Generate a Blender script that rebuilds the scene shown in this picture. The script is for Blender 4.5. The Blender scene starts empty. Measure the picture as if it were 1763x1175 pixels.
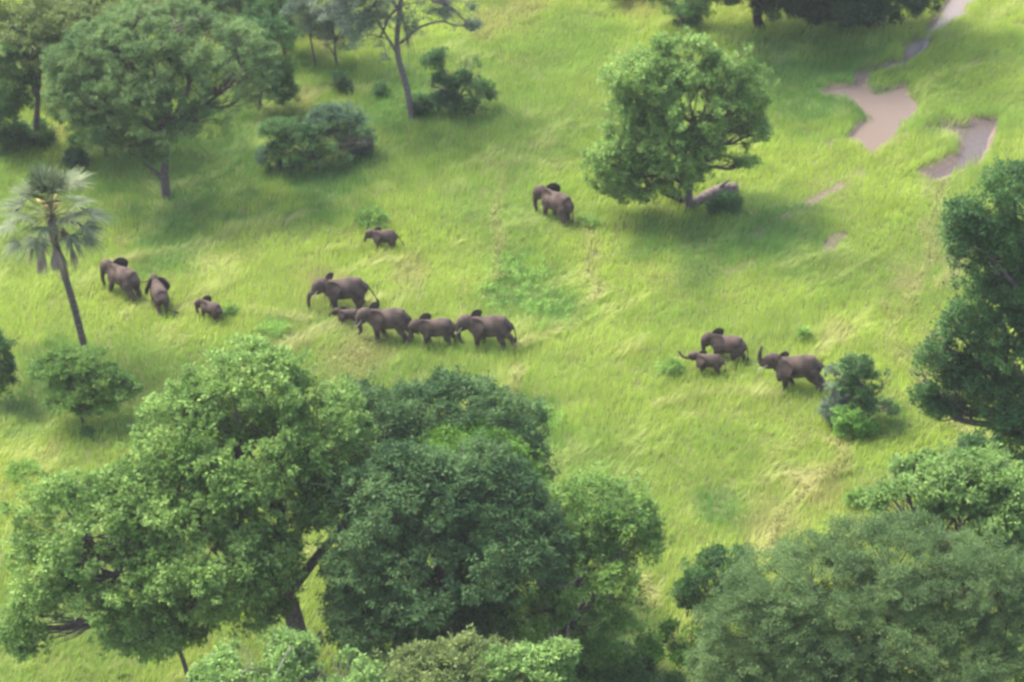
import bpy, math, random
import numpy as np
from mathutils import Vector, Matrix

S = bpy.context.scene
COL = S.collection

# ------------------------------------------------------------------ camera
CAM = np.array([0.0, 0.0, 100.0])
DEP, ROLL, LENS = math.radians(30.0), math.radians(2.0), 105.9
FPX = LENS / 36.0 * 1763.0                     # focal length in photo pixels
_f = np.array([0, math.cos(DEP), -math.sin(DEP)])
_r0 = np.array([1.0, 0, 0]); _u0 = np.array([0, math.sin(DEP), math.cos(DEP)])
_r = _r0 * math.cos(ROLL) - _u0 * math.sin(ROLL)
_u = _u0 * math.cos(ROLL) + _r0 * math.sin(ROLL)
cam = bpy.data.cameras.new('camera'); camo = bpy.data.objects.new('camera', cam); COL.objects.link(camo)
M = Matrix.Identity(4)
for i in range(3):
    M[i][0], M[i][1], M[i][2], M[i][3] = _r[i], _u[i], -_f[i], CAM[i]
camo.matrix_world = M
cam.lens = LENS; cam.sensor_width = 36; cam.clip_start = 1.0; cam.clip_end = 8000
cam.dof.use_dof = True; cam.dof.focus_distance = 60.0; cam.dof.aperture_fstop = 1.45   # the slight softness of the shaky aerial shot
S.camera = camo

# ------------------------------------------------------------------ sky, sun, exposure
SUN_EL = math.radians(56); SUN_AZ_VEC = (-0.74, 0.67)      # towards the sun: from the left and a little behind
w = bpy.data.worlds.new('World'); S.world = w; w.use_nodes = True
nt = w.node_tree; bg = nt.nodes['Background']
sky = nt.nodes.new('ShaderNodeTexSky'); sky.sky_type = 'NISHITA'; sky.sun_disc = False
sky.sun_elevation = SUN_EL; sky.sun_rotation = math.atan2(SUN_AZ_VEC[0], SUN_AZ_VEC[1])
sky.air_density = 1.0; sky.dust_density = 4.0; sky.ozone_density = 1.0
nt.links.new(sky.outputs[0], bg.inputs[0]); bg.inputs[1].default_value = 0.15
sl = bpy.data.lights.new('sun', 'SUN'); sl.energy = 1.75; sl.angle = math.radians(20); sl.color = (1.0, 0.95, 0.86)
so = bpy.data.objects.new('sun', sl); COL.objects.link(so)
sd = Vector((SUN_AZ_VEC[0] * math.cos(SUN_EL), SUN_AZ_VEC[1] * math.cos(SUN_EL), math.sin(SUN_EL)))
so.rotation_euler = sd.to_track_quat('Z', 'Y').to_euler(); so.location = (-60, 260, 120)
S.view_settings.view_transform = 'Standard'; S.view_settings.look = 'None'
S.view_settings.exposure = 1.84; S.view_settings.gamma = 1.0
S.render.engine = 'CYCLES'
S.cycles.use_denoising = True
S.cycles.max_bounces = 7; S.cycles.diffuse_bounces = 4; S.cycles.transmission_bounces = 4; S.cycles.transparent_max_bounces = 4
S.cycles.sample_clamp_indirect = 6

# ------------------------------------------------------------------ numeric helpers
def hash_(ix, iy, iz, seed):
    h = (ix.astype(np.int64) * 374761393 + iy.astype(np.int64) * 668265263 + iz.astype(np.int64) * 2147483647 + seed * 144665) & 0xFFFFFFFF
    h = ((h ^ (h >> 13)) * 1274126177) & 0xFFFFFFFF
    h = ((h ^ (h >> 16)) * 2246822519) & 0xFFFFFFFF
    return ((h ^ (h >> 15)) & 0xFFFFFF) / float(0xFFFFFF)
def noise2(x, y, sc, seed=0):
    x = np.asarray(x, float) / sc; y = np.asarray(y, float) / sc
    ix, iy = np.floor(x), np.floor(y); fx, fy = x - ix, y - iy
    fx = fx * fx * (3 - 2 * fx); fy = fy * fy * (3 - 2 * fy); z = np.zeros_like(ix)
    a = hash_(ix, iy, z, seed); b = hash_(ix + 1, iy, z, seed); c = hash_(ix, iy + 1, z, seed); d = hash_(ix + 1, iy + 1, z, seed)
    return (a * (1 - fx) + b * fx) * (1 - fy) + (c * (1 - fx) + d * fx) * fy
def noise3(p, sc, seed=0):
    q = p / sc; i = np.floor(q); f = q - i; f = f * f * (3 - 2 * f); r = 0
    for dx in (0, 1):
        for dy in (0, 1):
            for dz in (0, 1):
                wgt = (f[:, 0] if dx else 1 - f[:, 0]) * (f[:, 1] if dy else 1 - f[:, 1]) * (f[:, 2] if dz else 1 - f[:, 2])
                r = r + wgt * hash_(i[:, 0] + dx, i[:, 1] + dy, i[:, 2] + dz, seed)
    return r
def fbm2(x, y, sc, seed=0):
    return 0.55 * noise2(x, y, sc, seed) + 0.3 * noise2(x, y, sc * .47, seed + 7) + 0.15 * noise2(x, y, sc * .22, seed + 13)
def sstep(a, b, x):
    t = np.clip((x - a) / (b - a), 0, 1); return t * t * (3 - 2 * t)
def ray(px, py):
    return _f * FPX + _r * (px - 881.5) - _u * (py - 587.5)
def gp(px, py, z=0.0):                          # where the sight line of a photo pixel meets height z
    d = ray(px, py); t = (z - CAM[2]) / d[2]; return CAM + d * t
def pp(px, py, Y):                              # where it meets the upright plane y = Y
    d = ray(px, py); t = (Y - CAM[1]) / d[1]; return CAM + d * t
def mpp(p):                                     # metres per photo pixel at a point
    return float(np.dot(np.asarray(p) - CAM, _f)) / FPX
def seg_dist(x, y, pts, close=False):
    best = np.full(x.shape, 1e9); n = len(pts)
    for i in range(n if close else n - 1):
        a, b = np.array(pts[i][:2]), np.array(pts[(i + 1) % n][:2]); ab = b - a
        t = np.clip(((x - a[0]) * ab[0] + (y - a[1]) * ab[1]) / (ab @ ab + 1e-9), 0, 1)
        best = np.minimum(best, np.hypot(x - a[0] - t * ab[0], y - a[1] - t * ab[1]))
    return best
def poly_sd(x, y, pts):                         # signed distance, negative inside
    d = seg_dist(x, y, pts, True); inside = np.zeros(x.shape, bool); n = len(pts)
    for i in range(n):
        x0, y0 = pts[i][:2]; x1, y1 = pts[(i + 1) % n][:2]
        c = ((y0 > y) != (y1 > y)) & (x < (x1 - x0) * (y - y0) / (y1 - y0 + 1e-12) + x0)
        inside ^= c
    return np.where(inside, -d, d)

# ------------------------------------------------------------------ materials
def mat(name):
    m = bpy.data.materials.new(name); m.use_nodes = True
    n = m.node_tree; return m, n, n.nodes['Principled BSDF']
def noisy(name, c1, c2, scale=3.0, rough=0.85, bump=0.0, detail=4, spec=0.3):
    m, n, b = mat(name)
    tx = n.nodes.new('ShaderNodeTexNoise'); tx.inputs['Scale'].default_value = scale; tx.inputs['Detail'].default_value = detail
    co = n.nodes.new('ShaderNodeTexCoord'); n.links.new(co.outputs['Object'], tx.inputs['Vector'])
    r = n.nodes.new('ShaderNodeValToRGB'); r.color_ramp.elements[0].color = (*c1, 1); r.color_ramp.elements[1].color = (*c2, 1)
    r.color_ramp.elements[0].position = .32; r.color_ramp.elements[1].position = .68
    n.links.new(tx.outputs['Fac'], r.inputs['Fac']); n.links.new(r.outputs['Color'], b.inputs['Base Color'])
    b.inputs['Roughness'].default_value = rough; b.inputs['Specular IOR Level'].default_value = spec
    if bump:
        bn = n.nodes.new('ShaderNodeBump'); bn.inputs['Strength'].default_value = bump; bn.inputs['Distance'].default_value = .05
        n.links.new(tx.outputs['Fac'], bn.inputs['Height']); n.links.new(bn.outputs[0], b.inputs['Normal'])
    return m
def leafy(name, trans=0.35, rough=0.6, spec=0.25):
    """foliage: the colour of each leaf comes from its own attribute; part of the light passes through"""
    m, n, b = mat(name)
    at = n.nodes.new('ShaderNodeAttribute'); at.attribute_name = 'tint'
    b.inputs['Roughness'].default_value = rough; b.inputs['Specular IOR Level'].default_value = spec
    n.links.new(at.outputs['Color'], b.inputs['Base Color'])
    tr = n.nodes.new('ShaderNodeBsdfTranslucent'); n.links.new(at.outputs['Color'], tr.inputs['Color'])
    mx = n.nodes.new('ShaderNodeMixShader'); mx.inputs[0].default_value = trans
    n.links.new(b.outputs[0], mx.inputs[1]); n.links.new(tr.outputs[0], mx.inputs[2])
    n.links.new(mx.outputs[0], n.nodes['Material Output'].inputs[0]); return m
M_LEAF = leafy('leaves', .42)
M_GRASS = leafy('grass_blades', .4, .7, .15)
M_BARK = noisy('bark', (.06, .048, .042), (.14, .115, .10), 5, .9, .6)
M_PALE = noisy('pale_bark', (.16, .14, .12), (.30, .27, .23), 5, .9, .5)
M_GREYBARK = noisy('grey_bark', (.10, .085, .08), (.19, .165, .155), 5, .9, .5)
M_DEAD = noisy('dead_wood', (.06, .045, .038), (.24, .19, .16), 4, .9, .5)
M_DARKWOOD = noisy('dark_wood', (.006, .005, .006), (.018, .015, .015), 4, .9, .4)
M_SKIN = noisy('elephant_skin', (.030, .020, .0155), (.108, .074, .057), 1.7, .85, .4, 6, .3)
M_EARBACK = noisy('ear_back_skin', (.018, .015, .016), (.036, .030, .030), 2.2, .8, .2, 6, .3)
M_IVORY = noisy('ivory', (.34, .30, .22), (.45, .41, .32), 3, .4)
M_HAIR = noisy('tail_hair', (.012, .011, .012), (.03, .026, .026), 8, .8)
M_EYE = noisy('eye', (.01, .008, .006), (.02, .014, .01), 8, .2)

# ------------------------------------------------------------------ mesh helpers
def add_attr(me, name, cols):
    a = me.color_attributes.new(name, 'FLOAT_COLOR', 'POINT')
    c = np.ones((len(cols), 4), np.float32); c[:, :3] = cols
    a.data.foreach_set('color', c.ravel())
def fast_mesh(name, verts, loops, sizes, smooth=False):
    me = bpy.data.meshes.new(name); verts = np.asarray(verts, np.float32)
    loops = np.asarray(loops, np.int32); sizes = np.asarray(sizes, np.int32)
    me.vertices.add(len(verts)); me.vertices.foreach_set('co', verts.ravel())
    me.loops.add(len(loops)); me.loops.foreach_set('vertex_index', loops)
    me.polygons.add(len(sizes)); st = np.zeros(len(sizes), np.int32); st[1:] = np.cumsum(sizes)[:-1]
    me.polygons.foreach_set('loop_start', st); me.polygons.foreach_set('loop_total', sizes)
    if smooth: me.polygons.foreach_set('use_smooth', np.ones(len(sizes), bool))
    me.update(calc_edges=True); return me
def link(name, me, mats=None, parent=None, loc=None):
    o = bpy.data.objects.new(name, me); COL.objects.link(o)
    for m in (mats or []):
        if m.name not in [x.name for x in me.materials if x]: me.materials.append(m)
    if parent is not None: o.parent = parent
    if loc is not None: o.location = loc
    return o
def thing(name, label, cat, loc, group=None, rz=0.0):
    o = bpy.data.objects.new(name, None); COL.objects.link(o); o.empty_display_size = .5
    o.location = loc; o.rotation_euler = (0, 0, rz); o['label'] = label; o['category'] = cat
    if group: o['group'] = group
    return o
class MB:
    def __init__(s): s.v = []; s.f = []
    def tube(s, pts, rad, n=10, up=None):
        """closed loft along pts; rad: radius or (half width, half height) per point"""
        pts = [np.asarray(p, float) for p in pts]; base = len(s.v); k = len(pts)
        side = None
        for i, p in enumerate(pts):
            t = pts[min(i + 1, k - 1)] - pts[max(i - 1, 0)]; t = t / (np.linalg.norm(t) + 1e-9)
            if side is None or up is not None:
                ref = np.array(up if up is not None else ((0, 0, 1) if abs(t[2]) < .9 else (1, 0, 0)), float)
                side = np.cross(ref, t)
            side = side - t * (side @ t); side /= (np.linalg.norm(side) + 1e-9); nn = np.cross(t, side)
            rw, rh = rad[i] if isinstance(rad[i], (tuple, list)) else (rad[i], rad[i])
            for j in range(n):
                a = 2 * math.pi * j / n; s.v.append(p + side * rw * math.cos(a) + nn * rh * math.sin(a))
        for i in range(k - 1):
            for j in range(n):
                a = base + i * n + j; b = base + i * n + (j + 1) % n; s.f.append((a, b, b + n, a + n))
        s.f.append(tuple(base + j for j in reversed(range(n)))); s.f.append(tuple(base + (k - 1) * n + j for j in range(n)))
        return s
    def ball(s, c, r, n=12, m=8):
        c = np.asarray(c, float); r = np.asarray(r if hasattr(r, '__len__') else (r, r, r), float); base = len(s.v)
        for i in range(1, m):
            th = math.pi * i / m
            for j in range(n):
                ph = 2 * math.pi * j / n; s.v.append(c + r * (math.sin(th) * math.cos(ph), math.sin(th) * math.sin(ph), math.cos(th)))
        for i in range(m - 2):
            for j in range(n):
                a = base + i * n + j; b = base + i * n + (j + 1) % n; s.f.append((a, a + n, b + n, b))
        s.f.append(tuple(base + j for j in range(n))); s.f.append(tuple(base + (m - 2) * n + j for j in reversed(range(n))))
        return s
    def mesh(s, name, smooth=True):
        me = bpy.data.meshes.new(name); me.from_pydata([tuple(v) for v in s.v], [], s.f)
        if smooth: me.polygons.foreach_set('use_smooth', np.ones(len(s.f), bool))
        me.update(); return me
def curve(pts, k=6):                              # Catmull-Rom through points (any width)
    P = [np.asarray(p, float) for p in pts]; P = [2 * P[0] - P[1]] + P + [2 * P[-1] - P[-2]]; out = []
    for i in range(1, len(P) - 2):
        for j in range(k):
            t = j / k
            out.append(.5 * (2 * P[i] + (P[i + 1] - P[i - 1]) * t + (2 * P[i - 1] - 5 * P[i] + 4 * P[i + 1] - P[i + 2]) * t * t + (3 * P[i] - P[i - 1] - 3 * P[i + 1] + P[i + 2]) * t ** 3))
    out.append(P[-2]); return out

# ------------------------------------------------------------------ ground, stream, pond
def poly(*pts): return [gp(a, b)[:2] for a, b in pts]
POND = poly((1412, 158), (1440, 150), (1478, 148), (1474, 128), (1500, 118), (1545, 104), (1556, 76), (1585, 60), (1612, 36), (1640, -10), (1672, -40), (1690, -20),
            (1664, 22), (1640, 40), (1610, 52), (1590, 84), (1566, 110), (1528, 118), (1492, 132), (1484, 146), (1500, 158), (1560, 146), (1580, 168), (1566, 200), (1552, 232), (1516, 250),
            (1504, 266), (1484, 262), (1486, 250), (1452, 240), (1474, 226), (1488, 206), (1480, 178), (1450, 164), (1418, 168))
PUDDLE = poly((1598, 220), (1625, 208), (1650, 215), (1690, 204), (1720, 204), (1704, 232), (1697, 262), (1674, 284), (1642, 292), (1606, 308), (1584, 298), (1620, 286), (1650, 268), (1662, 246), (1652, 230), (1622, 224))
TRACKS = [[gp(*p)[:2] for p in t] for t in ([(1290, 410), (1345, 378), (1400, 346), (1450, 318), (1480, 300)], [(1420, 430), (1446, 405)], [(1255, 470), (1290, 455)], [(1595, 305), (1600, 330)])]
TRAILS = [[gp(*p)[:2] for p in t] for t in (
    [(545, 520), (600, 470), (650, 440), (700, 468), (712, 500), (680, 530)], [(872, 290), (850, 360), (852, 430), (866, 480)],
    [(1000, 385), (1026, 440), (1024, 500), (975, 560), (890, 602)], [(1300, 830), (1340, 775), (1400, 752), (1446, 775), (1440, 810), (1380, 850), (1330, 885), (1322, 950)],
    [(1520, 520), (1545, 620), (1600, 690), (1660, 745)], [(1630, 300), (1600, 400), (1570, 520), (1530, 560)], [(400, 640), (520, 590), (600, 560)],
    [(1060, 985), (1090, 1000), (1120, 1040)], [(830, 300), (900, 276), (970, 292)], [(180, 460), (320, 440), (420, 400), (520, 370)], [(1330, 800), (1410, 845)],
    [(880, 640), (872, 700)], [(1370, 570), (1430, 590), (1400, 620)], [(600, 540), (650, 520), (720, 520)], [(240, 520), (330, 545), (420, 540), (520, 560)],
    [(1120, 700), (1240, 680), (1330, 690)], [(1660, 360), (1650, 440), (1620, 500)])]
def ground_z(x, y):
    x = np.asarray(x, float); y = np.asarray(y, float)
    base = (fbm2(x + 500, y, 22, 3) - .5) * .5
    d = np.minimum(poly_sd(x, y, POND), poly_sd(x, y, PUDDLE))
    near = 1 - sstep(0.5, 9, d)
    base = base * (1 - near) + near * 0.05
    return base - .55 * sstep(.55, -.5, d)
def gz(x, y): return float(ground_z(np.array([x]), np.array([y]))[0])
def foot(px, py):                                # ground point under a photo pixel
    p = gp(px, py)
    for _ in range(2): p = gp(px, py, gz(p[0], p[1]))
    return p
def axis(lo, hi, st, far):
    c = list(np.arange(lo, hi + st, st)); o = []; s = st
    a = lo
    while a > -far: s *= 1.6; a -= s; o.insert(0, a)
    s = st; b = c[-1]; o2 = []
    while b < far: s *= 1.6; b += s; o2.append(b)
    return np.array(o + c + o2)
gx, gy = axis(-58, 58, .45, 700), axis(118, 272, .45, 700)
X, Y = np.meshgrid(gx, gy); xs, ys = X.ravel(), Y.ravel()
zs = np.where((np.abs(xs) < 66) & (ys > 108) & (ys < 286), ground_z(xs, ys), 0.0)
nx, ny = len(gx), len(gy)
I = np.arange(nx * ny).reshape(ny, nx)
quads = np.stack([I[:-1, :-1], I[:-1, 1:], I[1:, 1:], I[1:, :-1]], -1).reshape(-1, 4)
me = fast_mesh('ground', np.stack([xs, ys, zs], 1), quads.ravel(), np.full(len(quads), 4), True)
dw = np.minimum(poly_sd(xs, ys, POND), poly_sd(xs, ys, PUDDLE))
mud = 1 - sstep(.0, .7, dw)
for t in TRACKS: mud = np.maximum(mud, (1 - sstep(.25, .8, seg_dist(xs, ys, t))) * .8)
soil = fbm2(xs, ys, 5, 41)[:, None]
gc = np.array([.085, .11, .03]) * (1 - soil) + np.array([.13, .13, .045]) * soil
pm = mud * np.where(poly_sd(xs, ys, PUDDLE) < 2, 1, .9)
gc = gc * (1 - pm[:, None]) + np.array([.16, .115, .10]) * pm[:, None]
add_attr(me, 'tint', gc)
m, n, b = mat('earth')
at = n.nodes.new('ShaderNodeAttribute'); at.attribute_name = 'tint'; b.inputs['Roughness'].default_value = .9; b.inputs['Specular IOR Level'].default_value = .2
tx = n.nodes.new('ShaderNodeTexNoise'); tx.inputs['Scale'].default_value = 2.5; tx.inputs['Detail'].default_value = 6
co = n.nodes.new('ShaderNodeTexCoord'); n.links.new(co.outputs['Object'], tx.inputs['Vector'])
mxn = n.nodes.new('ShaderNodeMix'); mxn.data_type = 'RGBA'; mxn.blend_type = 'OVERLAY'; mxn.inputs['Factor'].default_value = .5
n.links.new(at.outputs['Color'], mxn.inputs[6]); n.links.new(tx.outputs['Fac'], mxn.inputs[7]); n.links.new(mxn.outputs[2], b.inputs['Base Color'])
bn = n.nodes.new('ShaderNodeBump'); bn.inputs['Strength'].default_value = .6; bn.inputs['Distance'].default_value = .15
n.links.new(tx.outputs['Fac'], bn.inputs['Height']); n.links.new(bn.outputs[0], b.inputs['Normal'])
go = link('ground', me, [m]); go['kind'] = 'structure'

def water(name, polyg, z, c, rough, bscale, bstr):
    p = np.array(polyg); lo, hi = p.min(0) - 1, p.max(0) + 1
    ax, ay = np.arange(lo[0], hi[0], .4), np.arange(lo[1], hi[1], .4); A, B = np.meshgrid(ax, ay)
    keep = poly_sd(A.ravel(), B.ravel(), polyg).reshape(A.shape) < 1.0
    I = np.arange(A.size).reshape(A.shape); q = np.stack([I[:-1, :-1], I[:-1, 1:], I[1:, 1:], I[1:, :-1]], -1)
    ok = keep[:-1, :-1] & keep[1:, 1:]; q = q[ok]; used, inv = np.unique(q, return_inverse=True)
    v = np.stack([A.ravel()[used], B.ravel()[used], np.full(len(used), z)], 1)
    me = fast_mesh(name, v, inv.ravel(), np.full(len(q), 4), True)
    m, n, b = mat(name); b.inputs['Base Color'].default_value = (*c, 1); b.inputs['Roughness'].default_value = rough; b.inputs['IOR'].default_value = 1.33
    tx = n.nodes.new('ShaderNodeTexNoise'); tx.inputs['Scale'].default_value = bscale; tx.inputs['Detail'].default_value = 3
    co = n.nodes.new('ShaderNodeTexCoord'); n.links.new(co.outputs['Object'], tx.inputs['Vector'])
    bn = n.nodes.new('ShaderNodeBump'); bn.inputs['Strength'].default_value = bstr; bn.inputs['Distance'].default_value = .1
    n.links.new(tx.outputs['Fac'], bn.inputs['Height']); n.links.new(bn.outputs[0], b.inputs['Normal'])
    o = link(name, me, [m]); o['kind'] = 'structure'; return o
water('muddy_stream', POND, -.24, (.17, .132, .108), .15, 1.2, .04)
water('muddy_puddle', PUDDLE, -.30, (.085, .064, .056), .25, 3.5, .9)

# ------------------------------------------------------------------ grass (nobody could count it: one object)
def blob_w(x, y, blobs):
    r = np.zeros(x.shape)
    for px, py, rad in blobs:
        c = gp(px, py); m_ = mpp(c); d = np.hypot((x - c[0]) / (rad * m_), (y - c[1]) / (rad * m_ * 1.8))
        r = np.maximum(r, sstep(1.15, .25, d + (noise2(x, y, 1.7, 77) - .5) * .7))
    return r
BROWN = [(850, 45, 60), (560, 75, 40), (90, 240, 30), (900, 20, 50), (1640, 440, 45), (1330, 900, 70), (1400, 850, 60), (600, 625, 80), (480, 600, 60), (1560, 480, 30), (210, 420, 22), (1100, 15, 50), (560, 490, 40), (90, 780, 30), (700, 470, 40), (1440, 580, 35), (520, 170, 30), (140, 130, 25)]
GREEN_SHADE = [(900, 500, 70), (950, 530, 50), (880, 460, 45), (640, 378, 30), (350, 280, 170), (560, 300, 90), (300, 410, 90), (1400, 150, 130), (1300, 380, 110), (1200, 420, 90), (100, 640, 90), (1155, 640, 25), (60, 700, 70), (930, 720, 60), (1000, 1100, 140), (470, 575, 40), (700, 180, 90), (1120, 420, 60), (1530, 720, 50), (1230, 870, 60), (450, 120, 80)]  # lush weed patches, and tree shade painted into the grass colour
SHADE_GRASS = [(330, 285, 170), (180, 270, 90), (560, 115, 70), (1440, 90, 110), (1330, 110, 70), (1060, 1130, 100), (480, 40, 60), (560, 290, 70)]  # shade of the trees put into the grass as darker blades
SHORT = [(1620, 320, 60), (1640, 430, 60), (1600, 560, 60), (1560, 480, 50), (1440, 330, 60)]
rng = np.random.default_rng(11)
DENS = 95
def field():
    x0, x1, y0, y1 = -56, 56, 122, 268
    N = int((x1 - x0) * (y1 - y0) * DENS)
    x = rng.uniform(x0, x1, N); y = rng.uniform(y0, y1, N)
    v = np.stack([x, y, np.zeros(N)], 1) - CAM; dz = v @ _f
    sx, sy = (v @ _r) / dz * FPX, (v @ _u) / dz * FPX
    k = (np.abs(sx) < 1120) & (np.abs(sy) < 740)
    return x[k], y[k]
x, y = field()
dwat = np.minimum(poly_sd(x, y, POND), poly_sd(x, y, PUDDLE))
trk = np.full(x.shape, 1e9)
for t in TRACKS: trk = np.minimum(trk, seg_dist(x, y, t))
k = (dwat > .3 - .95 * sstep(.5, .85, noise2(x, y, 1.8, 5)) + rng.uniform(-.15, .3, len(x))) & ((trk > .5 * sstep(.35, .6, noise2(x, y, 1.4, 91))) | (rng.random(len(x)) < .2))
k &= ~((fbm2(x, y, 1.6, 21) < .24) & (rng.random(len(x)) < .6))
k &= (poly_sd(x, y, PUDDLE) > .9 * sstep(.35, .7, noise2(x, y, 1.5, 19)) - .25) | (rng.random(len(x)) < .06)
x, y = x[k], y[k]; N = len(x)
trail = np.zeros(N); tdir = np.zeros(N)
for t in TRAILS:
    jx, jy = x + (noise2(x, y, 2.6, 31) - .5) * 1.1, y + (noise2(x, y, 2.6, 32) - .5) * 1.1
    d = seg_dist(jx, jy, t); wgt = sstep(.85, .1, d) * (.5 + .5 * sstep(.3, .6, noise2(x, y, 3.5, 33))); a = np.array(t); dd = a[-1] - a[0]
    better = wgt > trail; trail = np.where(better, wgt, trail); tdir = np.where(better, math.atan2(dd[1], dd[0]), tdir)
green, brown, short = blob_w(x, y, GREEN_SHADE), blob_w(x, y, BROWN), blob_w(x, y, SHORT)
n1 = fbm2(x, y, 14, 1); n2 = fbm2(x * .5 + y * .25, y * .9 - x * .4, 2.6, 2); n3 = noise2(x, y, .9, 4)
wisp = sstep(.55, .8, fbm2(x * .55 + y * .5, y * 1.1 - x * 1.1, 3.0, 9))
h = (.30 + .38 * n2 + .10 * n3) * (1 + .5 * trail + .4 * wisp) * (1 - .35 * short) * (1 - .2 * green) * rng.uniform(.6, 1.25, N) * (1 + .35 * sstep(2.0, .4, dwat[k]))
lean_a = 0.5 + (fbm2(x, y, 9, 15) - .5) * 5.0 + rng.normal(0, .45, N)
lean_a = lean_a * (1 - trail) + (tdir + rng.normal(0, .35, N)) * trail
lean = np.clip(.35 + .7 * (noise2(x, y, 3.2, 17) - .3) + .6 * wisp + .35 * trail + rng.normal(0, .15, N), .05, 1.5)
wd = rng.uniform(.022, .042, N) * (1 + .3 * green)
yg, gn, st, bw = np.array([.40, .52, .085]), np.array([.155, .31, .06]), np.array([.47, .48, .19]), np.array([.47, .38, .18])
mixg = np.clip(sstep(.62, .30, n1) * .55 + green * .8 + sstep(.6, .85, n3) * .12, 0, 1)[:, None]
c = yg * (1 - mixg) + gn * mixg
deep = (blob_w(x, y, SHADE_GRASS) * .75)[:, None]; c = c * (1 - deep) + np.array([.105, .235, .045]) * deep
pale = np.clip(trail * .74 + wisp * .34 + (rng.random(N) < .03) * .4, 0, .9)[:, None] * (1 - .5 * green[:, None])
c = c * (1 - pale) + st * pale
bb = (np.clip(brown * .42 + (sstep(.68, .82, fbm2(x, y, 3.5, 51)) * .15), 0, .5) * (1 - .6 * trail))[:, None] * (1 - .7 * green[:, None])
c = c * (1 - bb) + bw * bb
c = c * rng.uniform(.88, 1.13, (N, 1)) * (1 + (noise2(x, y, 1.3, 61)[:, None] - .5) * .25)
z0 = ground_z(x, y) - .02
# five points to a blade: two at the root, two half way, one tip
fa = rng.uniform(0, math.tau, N); wx, wy = np.cos(fa) * wd * .5, np.sin(fa) * wd * .5
dx, dy = np.cos(lean_a), np.sin(lean_a); l1, l2 = lean * .55, np.minimum(lean * 1.15, 1.5)
mx_, my_, mz_ = x + dx * np.sin(l1) * h * .55, y + dy * np.sin(l1) * h * .55, z0 + np.cos(l1) * h * .55
tx_, ty_, tz_ = mx_ + dx * np.sin(l2) * h * .5, my_ + dy * np.sin(l2) * h * .5, mz_ + np.cos(l2) * h * .5
V = np.empty((N, 5, 3), np.float32)
V[:, 0] = np.stack([x - wx, y - wy, z0], 1); V[:, 1] = np.stack([x + wx, y + wy, z0], 1)
V[:, 2] = np.stack([mx_ + wx, my_ + wy, mz_], 1); V[:, 3] = np.stack([mx_ - wx, my_ - wy, mz_], 1); V[:, 4] = np.stack([tx_, ty_, tz_], 1)
bi = (np.arange(N) * 5)[:, None]
L = np.concatenate([bi + np.array([0, 1, 2, 3]), bi + np.array([3, 2, 4])], 1)
me = fast_mesh('meadow_grass', V.reshape(-1, 3), L.ravel(), np.tile([4, 3], N), True)
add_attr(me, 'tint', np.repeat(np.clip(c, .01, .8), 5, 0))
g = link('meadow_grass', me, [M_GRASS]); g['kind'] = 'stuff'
g['label'] = 'tall yellow green meadow grass with pale trampled streaks'

# ------------------------------------------------------------------ leaves
def leaf_cloud(name, centres, outs, sp, seed, parent, origin, tufts_tint):
    """many folded leaves round every tuft centre"""
    r = np.random.default_rng(seed); T = len(centres); nl = int(sp['n'] * 1.75); N = T * nl
    C = np.repeat(centres, nl, 0); O = np.repeat(outs, nl, 0)
    rd = r.normal(size=(N, 3)); rd /= np.linalg.norm(rd, axis=1)[:, None]
    pos = C + (rd * .75 + O * .35) * sp['tr'] * r.uniform(.25, 1, (N, 1)) * np.array([1, 1, sp.get('flat', .8)])
    ax = rd * .7 + O * .55 + np.array([0, 0, -sp.get('droop', .15)]) + r.normal(0, .3, (N, 3)); ax /= np.linalg.norm(ax, axis=1)[:, None]
    nr = O * .45 + np.array([0, 0, .75]) + r.normal(0, .4, (N, 3)); sd_ = np.cross(nr, ax); sd_ /= (np.linalg.norm(sd_, axis=1)[:, None] + 1e-6)
    nr = np.cross(ax, sd_)
    l = sp['l'] * .86 * r.uniform(.5, 1.4, (N, 1)); wd = l * sp['w']
    V = np.empty((N, 4, 3), np.float32)
    V[:, 0] = pos; V[:, 1] = pos + ax * l * .5 + sd_ * wd * .5 + nr * l * .08; V[:, 2] = pos + ax * l - nr * l * .06; V[:, 3] = pos + ax * l * .5 - sd_ * wd * .5 + nr * l * .08
    V -= np.asarray(origin, np.float32)
    idx = (np.arange(N) * 4)[:, None] + np.arange(4)
    me = fast_mesh(name, V.reshape(-1, 3), idx.ravel(), np.full(N, 4))
    tt = np.repeat(tufts_tint, nl)[:, None] + r.normal(0, .18, (N, 1)); tt = np.clip(tt, 0, 1)
    c = np.array(sp['c1']) * (1 - tt) + np.array(sp['c2']) * tt
    c = c * r.uniform(1.25, 1.72, (N, 1))
    add_attr(me, 'tint', np.repeat(np.clip(c, .004, .8), 4, 0))
    return link(name, me, [M_LEAF], parent)

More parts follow.
